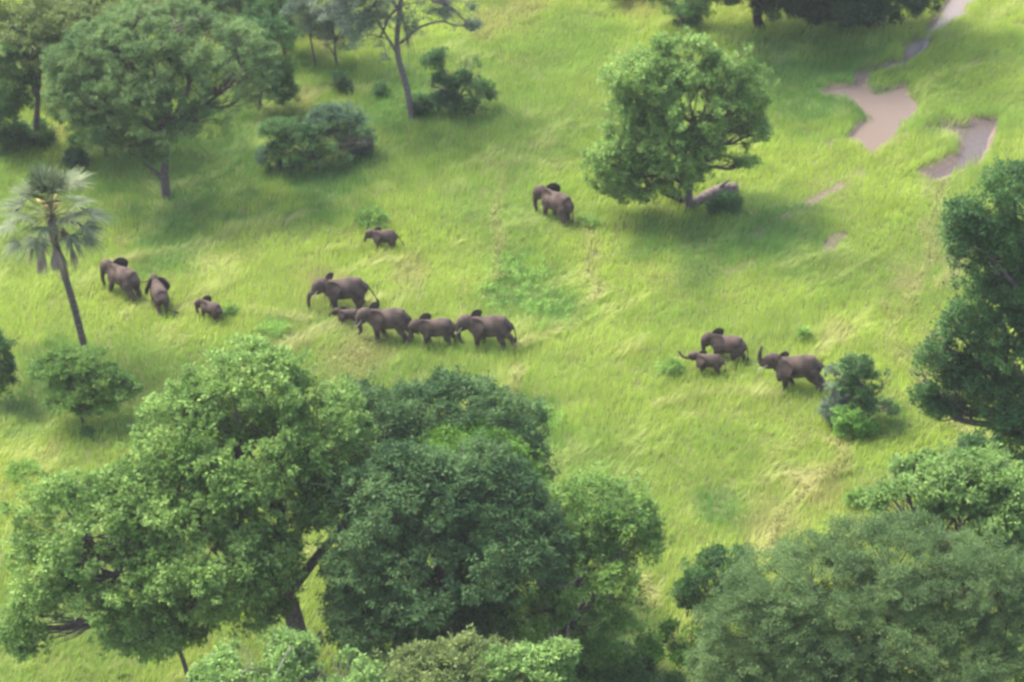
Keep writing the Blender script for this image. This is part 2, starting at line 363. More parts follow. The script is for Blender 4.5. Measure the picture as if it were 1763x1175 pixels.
# species: n leaves per tuft, tr tuft radius, l/w leaf length and relative width, den tufts per m2, cr clump radius relative to the lobe, gap share left open
SP = {
 'rosette': dict(n=13, tr=.30, l=.26, w=.52, den=6, cr=.29, gap=.36, c1=(.052, .118, .018), c2=(.225, .335, .085)),
 'green':   dict(n=13, tr=.32, l=.24, w=.5, den=5.2, cr=.33, gap=.34, c1=(.052, .12, .022), c2=(.18, .29, .06)),
 'dark':    dict(n=14, tr=.34, l=.24, w=.45, den=6.2, cr=.30, gap=.26, c1=(.022, .062, .018), c2=(.09, .165, .05), droop=.35),
 'deep':    dict(n=13, tr=.34, l=.22, w=.5, den=5.2, cr=.33, gap=.34, c1=(.020, .068, .018), c2=(.085, .17, .042)),
 'lime':    dict(n=13, tr=.32, l=.22, w=.5, den=5, cr=.30, gap=.38, c1=(.045, .12, .015), c2=(.12, .235, .03)),
 'feather': dict(n=24, tr=.38, l=.15, w=.34, den=8.5, cr=.27, gap=.24, c1=(.05, .095, .03), c2=(.12, .19, .06), flat=.55),
 'umbrella':dict(n=15, tr=.34, l=.2, w=.4, den=5.6, cr=.25, gap=.41, c1=(.05, .105, .03), c2=(.16, .24, .075), flat=.5),
 'grey':    dict(n=11, tr=.32, l=.22, w=.45, den=4.2, cr=.36, gap=.39, c1=(.075, .115, .075), c2=(.16, .215, .145)),
 'bluegrey':dict(n=13, tr=.26, l=.2, w=.45, den=6, cr=.34, gap=.32, c1=(.032, .078, .040), c2=(.115, .185, .10)),
 'olive':   dict(n=13, tr=.34, l=.24, w=.5, den=5, cr=.33, gap=.36, c1=(.07, .11, .03), c2=(.19, .235, .07)),
 'sparse':  dict(n=13, tr=.28, l=.26, w=.5, den=5.6, cr=.30, gap=.40, c1=(.085, .16, .035), c2=(.20, .31, .085)),
 'bright':  dict(n=13, tr=.22, l=.22, w=.55, den=7, cr=.36, gap=.30, c1=(.07, .17, .025), c2=(.165, .30, .055)),
 'open':    dict(n=11, tr=.24, l=.2, w=.5, den=5.5, cr=.30, gap=.43, c1=(.026, .078, .024), c2=(.105, .195, .055)),
 'ragged':  dict(n=13, tr=.34, l=.22, w=.5, den=6, cr=.29, gap=.32, c1=(.020, .068, .020), c2=(.085, .17, .044)),
 'lacy':    dict(n=12, tr=.26, l=.22, w=.5, den=5, cr=.30, gap=.40, c1=(.05, .115, .022), c2=(.18, .29, .06)),
 'weed':    dict(n=10, tr=.26, l=.2, w=.5, den=5, cr=.4, gap=.36, c1=(.10, .19, .035), c2=(.18, .29, .055), flat=.5),
 'shade':   dict(n=14, tr=.34, l=.22, w=.5, den=5.6, cr=.33, gap=.26, c1=(.022, .058, .025), c2=(.065, .125, .05)),
}
def lobe_points(lobes, sp, r):
    cs, outs, tw = [], [], []
    LC = np.array([l[0] for l in lobes]); LR = np.array([l[1] for l in lobes])
    for li, (lc, lr) in enumerate(lobes):
        area = 4 * math.pi * ((lr[0] * lr[1]) ** 1.6 / 3 + (lr[0] * lr[2]) ** 1.6 / 3 + (lr[1] * lr[2]) ** 1.6 / 3) ** (1 / 1.6)
        cr0 = max(min(sp['cr'] * lr.min() * 1.15, 1.35), .22)
        nc = max(5, int(area / (cr0 * cr0 * 1.9)))
        d = r.normal(size=(nc, 3)); d /= np.linalg.norm(d, axis=1)[:, None]
        keep = (d[:, 2] > -.25) | (r.random(nc) < .45); d = d[keep]
        cc = lc + d * lr * r.uniform(.62, 1.12, (len(d), 1))
        q = ((cc[:, None, :] - LC[None]) / LR[None]); q = np.linalg.norm(q, axis=2); q[:, li] = 9
        cc_keep = (q.min(1) > .62) | (r.random(len(cc)) < .12); cc, d = cc[cc_keep], d[cc_keep]
        for c, dd in zip(cc, d):
            cr = cr0 * r.uniform(.6, 1.35); nt_ = max(3, int(4 * math.pi * cr * cr * sp['den'] * .34))
            e = r.normal(size=(nt_, 3)); e[:, 2] = e[:, 2] * .9 + .25; e = e + dd * .35; e /= np.linalg.norm(e, axis=1)[:, None]
            p = c + e * cr * (r.uniform(.3, 1.0, (nt_, 1)) ** .5) * np.array([1.1, 1.1, .72])
            cs.append(p); outs.append(e); tw.append((li, c))
        # loose sprays that stick out of the lobe
        ns = max(3, int(area * sp['den'] * .07)); d = r.normal(size=(ns, 3)); d[:, 2] = d[:, 2] * .8 + .3; d /= np.linalg.norm(d, axis=1)[:, None]
        p = lc + d * lr * (1 + np.abs(r.normal(0, .16, (ns, 1)))) + d * r.uniform(0, .22, (ns, 1))
        q = np.linalg.norm((p[:, None, :] - LC[None]) / LR[None], axis=2); q[:, li] = 9; ok = q.min(1) > .8
        cs.append(p[ok]); outs.append(d[ok])
    return np.concatenate(cs), np.concatenate(outs), tw
def tree(name, label, cat, base, lobes, species, tr=.25, bark=None, fork=.45, stem=None, seed=1, limbs=True, extra=None, group=None):
    """base: photo pixel of the foot of the trunk; lobes: (px, py, half width px, half height px, metres behind the trunk)"""
    r = np.random.default_rng(seed); sp = SP[species]; bark = bark or M_BARK
    b0 = foot(*base); L_ = []
    for lb in lobes:
        px, py, rx, rz = lb[:4]; dy = lb[4] if len(lb) > 4 else 0
        c = pp(px, py, b0[1] + dy); k = mpp(c); rxm = rx * k; rym = rxm * .85
        rzm = math.sqrt(max((rz * k / math.cos(DEP)) ** 2 - (rym * .5) ** 2, (rz * k * .62) ** 2))
        L_.append((c, np.array([rxm, rym, rzm])))
        lowest = gz(c[0], c[1]) + .1
        if c[2] - rzm < lowest - .5: c[2] = max(c[2], lowest + rzm * .55)
    root = thing(name, label, cat, b0, group)
    cs, outs, tw = lobe_points(L_, sp, r)
    # open places: leave out whole clumps where a coarse noise is low
    keep = (noise3(cs, 1.0, seed) * .55 + noise3(cs, 2.8, seed + 5) * .45) > (sp['gap'] + .07)
    keep &= cs[:, 2] > ground_z(cs[:, 0], cs[:, 1]) + .05
    cs, outs = cs[keep], outs[keep]
    tint = np.clip(noise3(cs, 1.6, seed + 9) * 1.1 - .15 + .35 * (noise3(cs, .5, seed + 3) - .4), 0, 1)
    # trunk
    mid = np.mean([l[0] for l in L_], 0)
    if stem: tp = [b0] + [pp(a, b_, b0[1] + (q[0] if q else 0)) for a, b_, *q in stem]
    else:
        top = b0 + (mid - b0) * np.array([.35, .35, fork * 1.1]); j = np.array([r.normal(0, tr * .8), r.normal(0, tr * .8), 0])
        tp = [b0, b0 * .6 + top * .4 + j, top]
    tp[0] = tp[0] - np.array([0, 0, .25])
    cu = curve(tp, 6); nC = len(cu); rad = [tr * (1.35 if i == 0 else 1.12 if i == 1 else 1.0 - .4 * i / nC) for i in range(nC)]
    O = np.array(b0)
    mb = MB().tube([p - O for p in cu], rad, 10); link('trunk', mb.mesh('trunk'), [bark], root)
    if limbs:
        tips = cu[-1]
        for li, (lc, lr) in enumerate(L_):
            st_i = nC - 1 - int(r.integers(0, max(1, nC // 3))); s0 = cu[st_i]
            end = lc + np.array([0, 0, -.15]) * lr; dist = np.linalg.norm(end - s0)
            if dist < .3: continue
            m1 = s0 * .6 + end * .4 + np.array([0, 0, .08 * dist]) + r.normal(0, .06, 3) * dist; m2 = s0 * .25 + end * .75 + r.normal(0, .06, 3) * dist
            lcv = curve([s0, m1, m2, end], 4); r0 = min(tr * .55, .06 + .03 * dist) ; mb = MB()
            mb.tube([p - O for p in lcv], [r0 * (1 - .72 * i / len(lcv)) for i in range(len(lcv))], 7)
            mine = [c for i, c in tw if i == li]
            for c in mine[:16]:
                q = lcv[int(r.integers(len(lcv) // 3, len(lcv)))]; mm = (q + c) / 2 + r.normal(0, .08, 3) * np.linalg.norm(c - q)
                mb.tube([p - O for p in (q, mm, c, c + (c - mm) * .5)], [r0 * .2 + .010, r0 * .13 + .008, .012, .006], 5)
            link('limb', mb.mesh('limb'), [bark], root)
    if extra:
        for name_, pts, r0, r1 in extra:
            cv = curve([pp(a, b_, b0[1] + d_) for a, b_, d_ in pts], 5); mb = MB().tube([p - O for p in cv], [r0 + (r1 - r0) * i / (len(cv) - 1) for i in range(len(cv))], 8)
            link(name_, mb.mesh(name_), [bark], root)
    leaf_cloud('crown', cs, outs, sp, seed + 100, root, O, tint)
    return root
# ------------------------------------------------------------------ trees and shrubs
tree('broad_tree', 'huge spreading light green tree with thick dark trunk, left of the dark blue green tree', 'tree', (528, 1165),
     [(430, 665, 105, 62, 3.5), (330, 755, 100, 72, 2.5), (560, 735, 85, 70, 3), (450, 800, 125, 80, 1), (290, 870, 125, 75, .5), (140, 905, 110, 70, 0), (60, 985, 70, 62, -1), (195, 1000, 115, 65, -1.5),
      (350, 965, 120, 72, -2), (470, 900, 80, 66, -.5), (590, 830, 60, 50, 2), (60, 1075, 55, 45, -1), (255, 1080, 75, 40, -2.5), (410, 1040, 74, 46, -2.5), (455, 975, 60, 44, -2.8), (520, 845, 70, 46, 1), (380, 700, 80, 50, 2.5), (220, 845, 70, 40, 1)],
     'rosette', .62, fork=.4, stem=[(505, 1060, 0), (478, 985, 0)], seed=3,
     extra=[('limb', [(498, 1020, 0), (545, 960, .3), (590, 900, .8), (620, 820, 1.5)], .34, .12), ('limb', [(485, 1000, 0), (440, 930, 0), (380, 880, .5)], .3, .12)])
tree('small_tree', 'small green tree with slim dark stem under the left side of the huge spreading tree', 'tree', (330, 1190), [(285, 1075, 80, 42, 0), (330, 1050, 60, 40, 1), (235, 1110, 50, 35, 0)], 'green', .16, stem=[(318, 1145, 0), (300, 1100, 0)], seed=5)
tree('leafy_tree', 'dark green tree behind the blue green tree, between it and the meadow', 'tree', (790, 1010),
     [(645, 715, 75, 50, 0), (770, 700, 95, 46, 1), (865, 745, 62, 50, 1), (700, 775, 95, 62, -.5), (880, 800, 55, 50, 0), (640, 800, 60, 55, -1), (820, 745, 50, 34, -.5)], 'dark', .4, seed=7)
tree('leafy_tree', 'lime green leafy crown squeezed between the two dark trees in the lower middle', 'tree', (815, 1040), [(795, 762, 66, 26, -.5), (850, 785, 55, 30, -.5), (885, 825, 40, 30, -.5)], 'lime', .3, seed=9)
tree('dense_tree', 'big dense blue green tree in the lower middle, right of the huge spreading tree', 'tree', (765, 1200),
     [(700, 880, 115, 88, 1), (870, 855, 66, 46, 1.5), (820, 800, 56, 36, 2), (745, 815, 50, 34, 1.5), (690, 800, 44, 30, 1.5), (900, 900, 50, 40, .5), (830, 900, 60, 50, .5), (645, 965, 82, 78, 0), (745, 985, 115, 95, -1), (690, 1075, 105, 70, -1.5), (865, 950, 95, 80, 0), (800, 1060, 70, 70, -1), (620, 1060, 55, 60, -1)], 'dark', .5, seed=11)
tree('branching_tree', 'mid green tree with bare pale branches showing, right of the blue green tree', 'tree', (965, 1170),
     [(1035, 880, 85, 50, 2), (965, 890, 60, 44, 1.5), (1090, 930, 42, 46, 2), (925, 930, 66, 38, 0), (1065, 950, 62, 32, 0), (905, 1030, 85, 50, -1), (1005, 1015, 78, 56, -1), (1015, 1085, 68, 46, -1), (935, 1095, 80, 55, -1.5)], 'green', .35, bark=M_GREYBARK, seed=13,
     extra=[('limb', [(935, 1060, -1.5), (932, 1010, -2.2), (960, 965, -2.2)], .12, .05), ('limb', [(933, 1010, -2.2), (975, 1008, -2.6), (1010, 985, -2)], .09, .04), ('limb', [(933, 1012, -2.2), (905, 975, -2.4), (870, 985, -2)], .08, .04)])
tree('round_tree', 'rounded olive green treetop at the bottom edge below the blue green tree', 'tree', (790, 1420), [(730, 1165, 75, 42, 0), (800, 1150, 80, 42, .5), (860, 1175, 70, 45, 0), (780, 1200, 120, 40, -1)], 'olive', .3, seed=15)
tree('pale_twigged_tree', 'light green treetop with whitish twigs at the bottom edge before the thick trunk', 'tree', (440, 1430), [(440, 1150, 80, 36, 0), (500, 1125, 45, 30, .5), (400, 1175, 70, 35, -.5)], 'sparse', .22, bark=M_PALE, seed=17,
     extra=[('limb', [(470, 1190, -1), (482, 1150, -1.3), (500, 1115, -1)], .07, .03)])
tree('pale_twigged_tree', 'light green treetop at the bottom edge, just left of the rounded olive treetop', 'tree', (600, 1440), [(590, 1162, 50, 30, 0), (615, 1180, 50, 30, -.5), (560, 1185, 40, 25, 0)], 'sparse', .2, bark=M_PALE, seed=19)
tree('pale_twigged_tree', 'light green sprays at the bottom edge, on the right side of the rounded olive treetop', 'tree', (930, 1420), [(915, 1160, 60, 34, 0), (962, 1128, 24, 22, .3), (880, 1150, 45, 26, 0)], 'sparse', .2, bark=M_PALE, seed=21)
tree('tall_dark_tree', 'tall dark green tree with ragged crown cut by the right edge', 'tree', (1850, 930),
     [(1745, 320, 55, 32, 0), (1700, 365, 62, 34, 0), (1665, 395, 34, 24, -.3), (1760, 410, 70, 50, 0), (1690, 440, 52, 34, 0), (1750, 500, 60, 40, -.5), (1680, 510, 50, 34, -.5), (1655, 550, 36, 28, -.5), (1745, 585, 70, 50, -1), (1670, 590, 48, 36, -.5), (1612, 606, 34, 26, -.5), (1590, 650, 22, 28, -.5), (1608, 690, 26, 22, -.5), (1640, 645, 36, 24, -.3), (1700, 650, 50, 30, -1), (1735, 700, 60, 40, -1.5), (1765, 760, 50, 44, -1.5), (1640, 700, 16, 12, -.6), (1820, 500, 90, 120, 0)], 'ragged', .5, seed=23,
     extra=[('limb', [(1800, 640, 0), (1750, 520, -1.5), (1725, 480, -1), (1705, 455, -1)], .14, .05)])
tree('dark_shrub', 'small dark shrub under the ragged tree at the right edge', 'shrub', (1690, 800), [(1688, 752, 26, 24, 0), (1710, 770, 26, 22, 0), (1670, 775, 18, 14, 0)], 'deep', .08, seed=25)
tree('open_tree', 'light green open tree with gaps in its crown at the right edge', 'tree', (1690, 1190),
     [(1600, 822, 66, 32, 1), (1690, 815, 66, 32, 1.5), (1755, 870, 50, 55, .5), (1540, 860, 44, 26, 0), (1640, 890, 75, 36, 0), (1720, 950, 60, 50, -1), (1580, 890, 50, 25, 0), (1770, 960, 50, 70, 0), (1650, 850, 60, 34, .5), (1700, 890, 60, 40, 0), (1560, 840, 40, 20, .5)], 'sparse', .28, bark=M_GREYBARK, seed=27)
tree('feathery_tree', 'wide grey green feathery tree filling the bottom right corner', 'tree', (1520, 1440),
     [(1400, 1005, 125, 66, 1), (1530, 970, 135, 66, 2), (1650, 1020, 120, 84, 1), (1320, 1085, 105, 66, 0), (1470, 1085, 150, 76, -.5), (1610, 1120, 140, 80, -1), (1260, 1155, 70, 40, -.5), (1730, 1110, 90, 90, -.5), (1400, 1170, 140, 50, -2)], 'feather', .45, seed=29)
tree('dark_small_tree', 'small round dark green tree beside the upper left edge of the feathery tree', 'tree', (1240, 1100), [(1250, 985, 45, 34, .5), (1215, 1010, 42, 36, 0), (1265, 1020, 34, 34, 0), (1185, 1025, 22, 22, 0)], 'deep', .16, seed=31)
tree('light_small_tree', 'small lime green tree against the left edge of the feathery tree', 'tree', (1195, 1200), [(1200, 1070, 30, 32, 0), (1165, 1100, 40, 28, 0), (1210, 1125, 34, 34, -.5), (1125, 1105, 22, 16, 0)], 'lime', .12, seed=33)
tree('lone_tree', 'lone round light green tree with crooked limbs in the upper meadow', 'tree', (1187, 362),
     [(1175, 110, 70, 44, 1.5), (1255, 135, 58, 52, 1.5), (1110, 140, 60, 52, 1), (1190, 185, 90, 52, .5), (1275, 200, 48, 44, .5), (1080, 205, 40, 40, 0), (1110, 240, 62, 44, 0), (1060, 285, 44, 36, -.5), (1150, 255, 66, 40, -.5), (1235, 240, 50, 34, 0), (1290, 230, 30, 22, .5), (1100, 322, 40, 32, -1), (1072, 310, 36, 28, -.6), (1150, 312, 42, 22, -1.3), (1175, 300, 40, 24, -1.2), (1285, 275, 14, 9, .5)],
     'rosette', .34, stem=[(1186, 330, 0), (1192, 300, 0)], seed=35,
     extra=[('limb', [(1190, 315, 0), (1225, 275, .3), (1255, 270, .5), (1272, 284, .5)], .16, .08), ('limb', [(1188, 325, 0), (1150, 300, -.3), (1110, 270, -.3)], .18, .07), ('limb', [(1190, 310, 0), (1200, 240, .2), (1215, 180, .6)], .22, .08)])
tree('umbrella_tree', 'flat topped umbrella tree with forked trunk in the upper left', 'tree', (287, 342),
     [(250, 50, 125, 34, 2.5), (345, 75, 95, 44, 1.5), (150, 100, 72, 36, 1), (235, 120, 115, 52, .5), (365, 140, 85, 46, 0), (150, 170, 60, 40, -.5), (280, 195, 95, 52, -1), (420, 100, 50, 40, .5), (345, 205, 60, 34, -.5), (215, 250, 36, 24, -1.2), (262, 258, 38, 24, -1.2), (185, 215, 56, 32, -.8), (120, 150, 40, 34, 0), (440, 140, 36, 36, 0), (300, 30, 80, 24, 2.5), (190, 60, 70, 30, 2)],
     'umbrella', .36, stem=[(283, 300, 0), (285, 255, 0), (290, 215, 0)], seed=37, extra=[('limb', [(284, 312, 0), (262, 292, -.3), (243, 276, -.5), (222, 262, -.8)], .2, .09)])
tree('slim_tree', 'slim tree with thin dark stem left of the umbrella tree', 'tree', (184, 272), [(150, 150, 45, 34, 0), (125, 185, 34, 36, 0), (200, 232, 38, 18, 0), (170, 120, 40, 30, 0)], 'umbrella', .15, stem=[(176, 230, 0), (168, 180, 0)], seed=39)
tree('tall_slender_tree', 'tall slender grey tree with leaning bare trunk at the top edge', 'tree', (710, 204),
     [(620, 20, 50, 36, 0), (690, 12, 50, 36, 0), (580, 20, 40, 30, .5), (655, 60, 46, 34, -.5), (700, 70, 24, 40, 0), (770, 8, 45, 20, .5), (805, 38, 18, 14, .5), (640, -45, 90, 40, 0), (730, -60, 80, 40, 0), (590, -20, 50, 36, 0)],
     'grey', .27, bark=M_GREYBARK, stem=[(700, 150, 0), (686, 100, 0), (684, 60, 0), (690, 0, 0), (690, -60, 0)], seed=41,
     extra=[('limb', [(690, 75, 0), (722, 48, 0), (760, 37, .3), (782, 44, .4), (806, 44, .5)], .12, .05), ('limb', [(686, 95, 0), (664, 60, 0), (640, 20, 0)], .14, .06)])
tree('thin_tree', 'thin straight tree with dark stem, left of the forked one below the top edge', 'tree', (544, 114), [(545, 45, 26, 26, 0), (530, 15, 36, 26, 0), (520, -20, 40, 28, 0)], 'grey', .11, stem=[(538, 85, 0), (532, 55, 0)], seed=43)
tree('forked_tree', 'small fork stemmed tree with grey green crown beside the thin straight tree', 'tree', (580, 112), [(590, 55, 40, 28, 0), (610, 25, 40, 30, 0), (570, 40, 30, 24, .5), (585, -15, 50, 26, 0)], 'grey', .12, stem=[(577, 90, 0), (576, 75, 0)], seed=45,
     extra=[('limb', [(580, 102, 0), (568, 82, 0), (562, 65, 0)], .07, .04)])
tree('thicket_shrub', 'broad green shrub beside the umbrella tree', 'shrub', (545, 292), [(495, 262, 36, 24, 0), (555, 235, 42, 28, .5), (478, 220, 30, 13, .5), (530, 272, 36, 18, -.3), (590, 256, 34, 24, 0), (620, 240, 24, 18, 0), (520, 235, 26, 18, .2)], 'open', .12, seed=47)
tree('silvery_shrub', 'silvery blue green shrub leaning over the right of the broad green shrub', 'shrub', (606, 268), [(585, 205, 36, 22, 0), (614, 232, 24, 26, 0), (560, 196, 22, 12, 0), (545, 220, 26, 16, -.4), (610, 255, 28, 14, -.3)], 'bluegrey', .1, seed=49)
tree('silvery_shrub', 'low silvery shrub at the left foot of the broad green shrub', 'shrub', (482, 296), [(470, 270, 26, 20, 0), (495, 287, 18, 10, 0)], 'bluegrey', .06, seed=51)
tree('spreading_shrub', 'green spreading shrub right of the tall slender grey trunk', 'shrub', (790, 192), [(756, 105, 26, 16, .4), (800, 108, 24, 16, .8), (778, 135, 34, 14, .3), (808, 140, 26, 20, .2), (800, 170, 44, 18, -.3), (828, 164, 22, 20, 0), (765, 172, 24, 12, -.2), (742, 146, 14, 7, 0)], 'open', .09, seed=53)
tree('low_shrub', 'tiny dark shrub at the foot of the tall slender grey trunk', 'shrub', (722, 198), [(722, 182, 16, 14, 0)], 'deep', .05, seed=55)
tree('olive_tree', 'yellowish olive tree in the top left corner', 'tree', (60, 250), [(40, 45, 80, 34, 0), (125, 22, 75, 28, 1), (95, 70, 50, 26, 0), (200, 14, 60, 22, 1.5), (20, 10, 60, 40, 1), (50, 100, 40, 20, -.5)], 'olive', .3, seed=57)
tree('shady_tree', 'dark green tree cut by the left edge below the olive crown', 'tree', (-8, 262), [(8, 150, 40, 36, 0), (-5, 205, 34, 46, 0), (30, 120, 34, 24, .5), (18, 235, 30, 20, -.3)], 'deep', .25, seed=59)
tree('olive_tree', 'yellowish green tree at the top edge between the olive corner tree and the umbrella crown', 'tree', (200, 130), [(170, 30, 70, 34, 0), (230, 5, 70, 28, .5), (120, -5, 60, 30, .5), (140, 65, 50, 26, -.3), (290, 5, 60, 26, 1)], 'olive', .25, seed=87)
tree('shady_tree', 'dark bushy tree under the olive corner tree, near the left edge', 'tree', (62, 165), [(80, 98, 44, 26, 0), (30, 88, 36, 26, .5), (105, 118, 26, 16, -.3), (50, 70, 40, 26, .5)], 'deep', .2, seed=89)
tree('shady_tree', 'dark leafy tree at the top edge left of the thin straight tree', 'tree', (490, 95), [(470, 25, 46, 34, 0), (500, 5, 36, 26, 0), (440, 40, 34, 28, 0), (488, 60, 26, 22, -.3)], 'deep', .16, seed=91)
tree('shady_tree', 'dark leafy tree behind the right side of the umbrella crown', 'tree', (445, 190), [(435, 80, 45, 40, 0), (470, 60, 34, 30, .5), (455, 125, 38, 30, -.3), (480, 155, 24, 22, -.5), (470, 110, 30, 30, 0)], 'deep', .2, seed=61)
tree('shade_tree', 'very dark tree at the top edge behind the umbrella tree', 'tree', (455, 45), [(420, -25, 60, 40, 0), (480, -5, 40, 36, 0), (370, -20, 50, 30, 1), (450, 20, 36, 20, 0)], 'shade', .25, seed=63)
tree('shade_tree', 'very dark tree at the top edge above the olive crown', 'tree', (300, 10), [(230, -50, 90, 40, 0), (330, -40, 60, 36, 0), (120, -40, 80, 36, 1), (300, -10, 40, 20, 0)], 'shade', .25, seed=65)
tree('shade_tree', 'big very dark tree with thick trunk at the top edge right of the lone tree', 'tree', (1312, 50), [(1340, -70, 130, 60, 0), (1260, -60, 80, 50, 0), (1380, -150, 150, 70, 0), (1250, -190, 130, 80, 0), (1400, -230, 150, 80, .5), (1420, -35, 80, 50, .5), (1380, -5, 60, 28, -.5), (1335, 2, 50, 26, -.3), (1265, -18, 46, 26, 0), (1440, 15, 60, 24, -.5)], 'shade', .45, bark=M_DARKWOOD, seed=67)
tree('shade_tree', 'very dark tree at the top edge beside the stream', 'tree', (1500, 48), [(1480, -30, 70, 42, 0), (1440, -6, 50, 30, 0), (1500, -110, 110, 70, 0), (1550, -30, 60, 40, 0), (1530, 5, 60, 28, -.5), (1590, -10, 36, 34, 0), (1480, 15, 50, 26, -.5)], 'shade', .35, bark=M_DARKWOOD, seed=69)
tree('leafy_shrub', 'green shrub at the top edge behind the lone round tree', 'shrub', (1170, 48), [(1168, 10, 36, 26, 0), (1145, -5, 30, 20, 0), (1195, 0, 30, 26, 0), (1180, 30, 22, 14, 0)], 'deep', .1, seed=71)
tree('hanging_tree', 'hanging dark leaf sprays at the top edge left of the green shrub', 'tree', (1100, -4), [(1092, 8, 14, 14, 0), (1052, -2, 18, 12, 0), (1075, -30, 50, 26, 0)], 'deep', .1, seed=73)
tree('layered_tree', 'small light green tree with layered sprays at the foot of the palm', 'tree', (141, 728), [(100, 632, 46, 18, .3), (140, 620, 36, 16, .5), (165, 648, 42, 16, 0), (200, 665, 34, 18, 0), (130, 668, 44, 16, -.2), (165, 690, 40, 14, -.2), (112, 690, 28, 10, -.2)], 'lacy', .11, stem=[(139, 700, 0), (136, 680, 0)], seed=75)
tree('edge_bush', 'dark green bush cut by the left edge level with the palm base', 'bush', (-14, 692), [(-6, 610, 24, 34, 0), (0, 650, 24, 30, 0)], 'deep', .1, seed=77)
tree('grey_shrub', 'grey green twiggy shrub behind the last elephant on the right', 'shrub', (1448, 728), [(1448, 648, 26, 20, .3), (1436, 676, 22, 18, 0), (1442, 706, 24, 18, 0), (1462, 670, 20, 18, .3)], 'grey', .07, bark=M_GREYBARK, seed=79)
tree('round_shrub', 'green upright shrub, right one of the clump behind the trumpeting elephant', 'shrub', (1496, 728), [(1488, 655, 34, 24, 0), (1474, 630, 22, 14, 0), (1505, 690, 30, 22, 0), (1520, 652, 18, 14, 0), (1470, 682, 30, 24, .3), (1528, 704, 16, 9, 0)], 'open', .09, seed=81)
tree('bright_shrub', 'bright lime shrub at the front of the clump on the right', 'shrub', (1470, 752), [(1468, 722, 24, 20, 0), (1485, 735, 16, 12, 0), (1455, 738, 14, 10, 0)], 'bright', .05, seed=83)
tree('low_shrub', 'low dark green shrub in front of the fallen log', 'shrub', (1243, 366), [(1243, 350, 24, 13, 0), (1228, 355, 14, 8, 0)], 'deep', .05, seed=85)
for i, (px, py, rx, rz, sp_, lab) in enumerate([
    (640, 388, 22, 12, 'weed', 'soft green weedy bush just above the lone young elephant'), (1154, 645, 17, 10, 'weed', 'little dark green bush left of the calf with its trunk raised'),
    (1384, 586, 8, 8, 'weed', 'tiny green plant above the trumpeting elephant'), (1480, 870, 22, 12, 'weed', 'low green bush in dry grass left of the open light green tree'),
    (130, 290, 14, 14, 'shade', 'small near black shrub just above the palm crown'), (136, 250, 13, 8, 'deep', 'small dark shrub left of the slim tree stem'),
    (58, 248, 36, 18, 'deep', 'low green bush below the dark tree at the left edge'), (575, 158, 22, 14, 'deep', 'small green bush above the silvery shrub'),
    (655, 165, 8, 9, 'deep', 'tiny dark plant between the silvery shrub and the slender trunk'), (395, 543, 9, 8, 'weed', 'little green bush behind the smallest running elephant'),
    (1012, 388, 14, 6, 'weed', 'flat green weeds standing in for shade behind the elephant near the lone tree'), (146, 756, 7, 8, 'deep', 'tiny dark plant below the layered tree'),  # the flat weeds near the lone tree stand in for the elephant's shadow
    (985, 1165, 40, 30, 'deep', 'dark undergrowth bush at the foot of the branching tree'), (1090, 1130, 30, 14, 'green', 'low green bush between the branching tree and the lime green tree'),
    (1062, 1165, 55, 22, 'deep', 'dark low bush at the bottom edge right of the branching tree'), (1120, 1180, 45, 16, 'deep', 'dark low bush at the bottom edge below the lime green tree'),
    (40, 820, 26, 8, 'weed', 'low green weed patch at the left edge above the spreading tree'), (1420, 420, 12, 8, 'weed', 'small weed tuft by the muddy elephant track')]):
    tree('small_bush', lab, 'bush', (px, py), [(px, py - rz, rx, rz, 0), (px + rx * .4, py - rz * .7, rx * .6, rz * .7, 0)], sp_, .03, seed=200 + i, limbs=True)

# low broad-leaved weeds in the middle of the meadow: nobody could count them
r = np.random.default_rng(5); c0 = []
for px, py, rx, ry, nn in ((905, 500, 85, 55, 80), (960, 540, 70, 35, 40), (880, 465, 60, 25, 30), (930, 725, 45, 22, 90), (470, 572, 30, 10, 50)):
    for _ in range(nn):
        a, q = r.uniform(0, math.tau), math.sqrt(r.random()); p = foot(px + math.cos(a) * q * rx, py + math.sin(a) * q * ry); c0.append(p + (0, 0, r.uniform(.12, .42)))
c0 = np.array(c0); up = np.tile([0, 0, 1.0], (len(c0), 1))
o = leaf_cloud('ground_cover', c0, up, dict(n=12, tr=.34, l=.17, w=.5, c1=(.14, .25, .045), c2=(.23, .37, .075)), 9, None, (0, 0, 0), r.random(len(c0)))
o['kind'] = 'stuff'; o['label'] = 'low broad leaved weeds in the meadow'

# ------------------------------------------------------------------ fallen wood
def log(name, label, pts, rads, mat_, cat='log', lift=.0):
    P = [foot(a, b_) + (0, 0, z) for a, b_, z in pts]; root = thing(name, label, cat, P[0]); cv = curve(P, 5)
    rr = np.interp(np.linspace(0, len(rads) - 1, len(cv)), range(len(rads)), rads); rg = np.random.default_rng(len(label))
    mb = MB().tube([p - P[0] for p in cv], [float(q * rg.uniform(.88, 1.12)) for q in rr], 12)
    link('log' if cat == 'log' else 'bough', mb.mesh(name), [mat_], root); return root, P[0]
lg, l0 = log('fallen_log', 'thick pale fallen log lying right of the lone tree trunk', [(1180, 362, .25), (1210, 352, .45), (1240, 338, .5), (1268, 332, .4)], [.30, .42, .46, .36], M_DEAD)
mb = MB().tube([np.array(foot(1238, 340) + (0, 0, .8)) - l0, np.array(foot(1250, 338) + (.2, 0, 1.3)) - l0], [.14, .07], 8); link('branch_stub', mb.mesh('branch_stub'), [M_DEAD], lg)
st, s0 = log('dark_bough', 'dark broken bough leaning on the lone tree trunk', [(1146, 346, .5), (1158, 347, .6), (1170, 352, .5), (1182, 358, .3)], [.16, .36, .34, .2], M_DARKWOOD, 'bough')
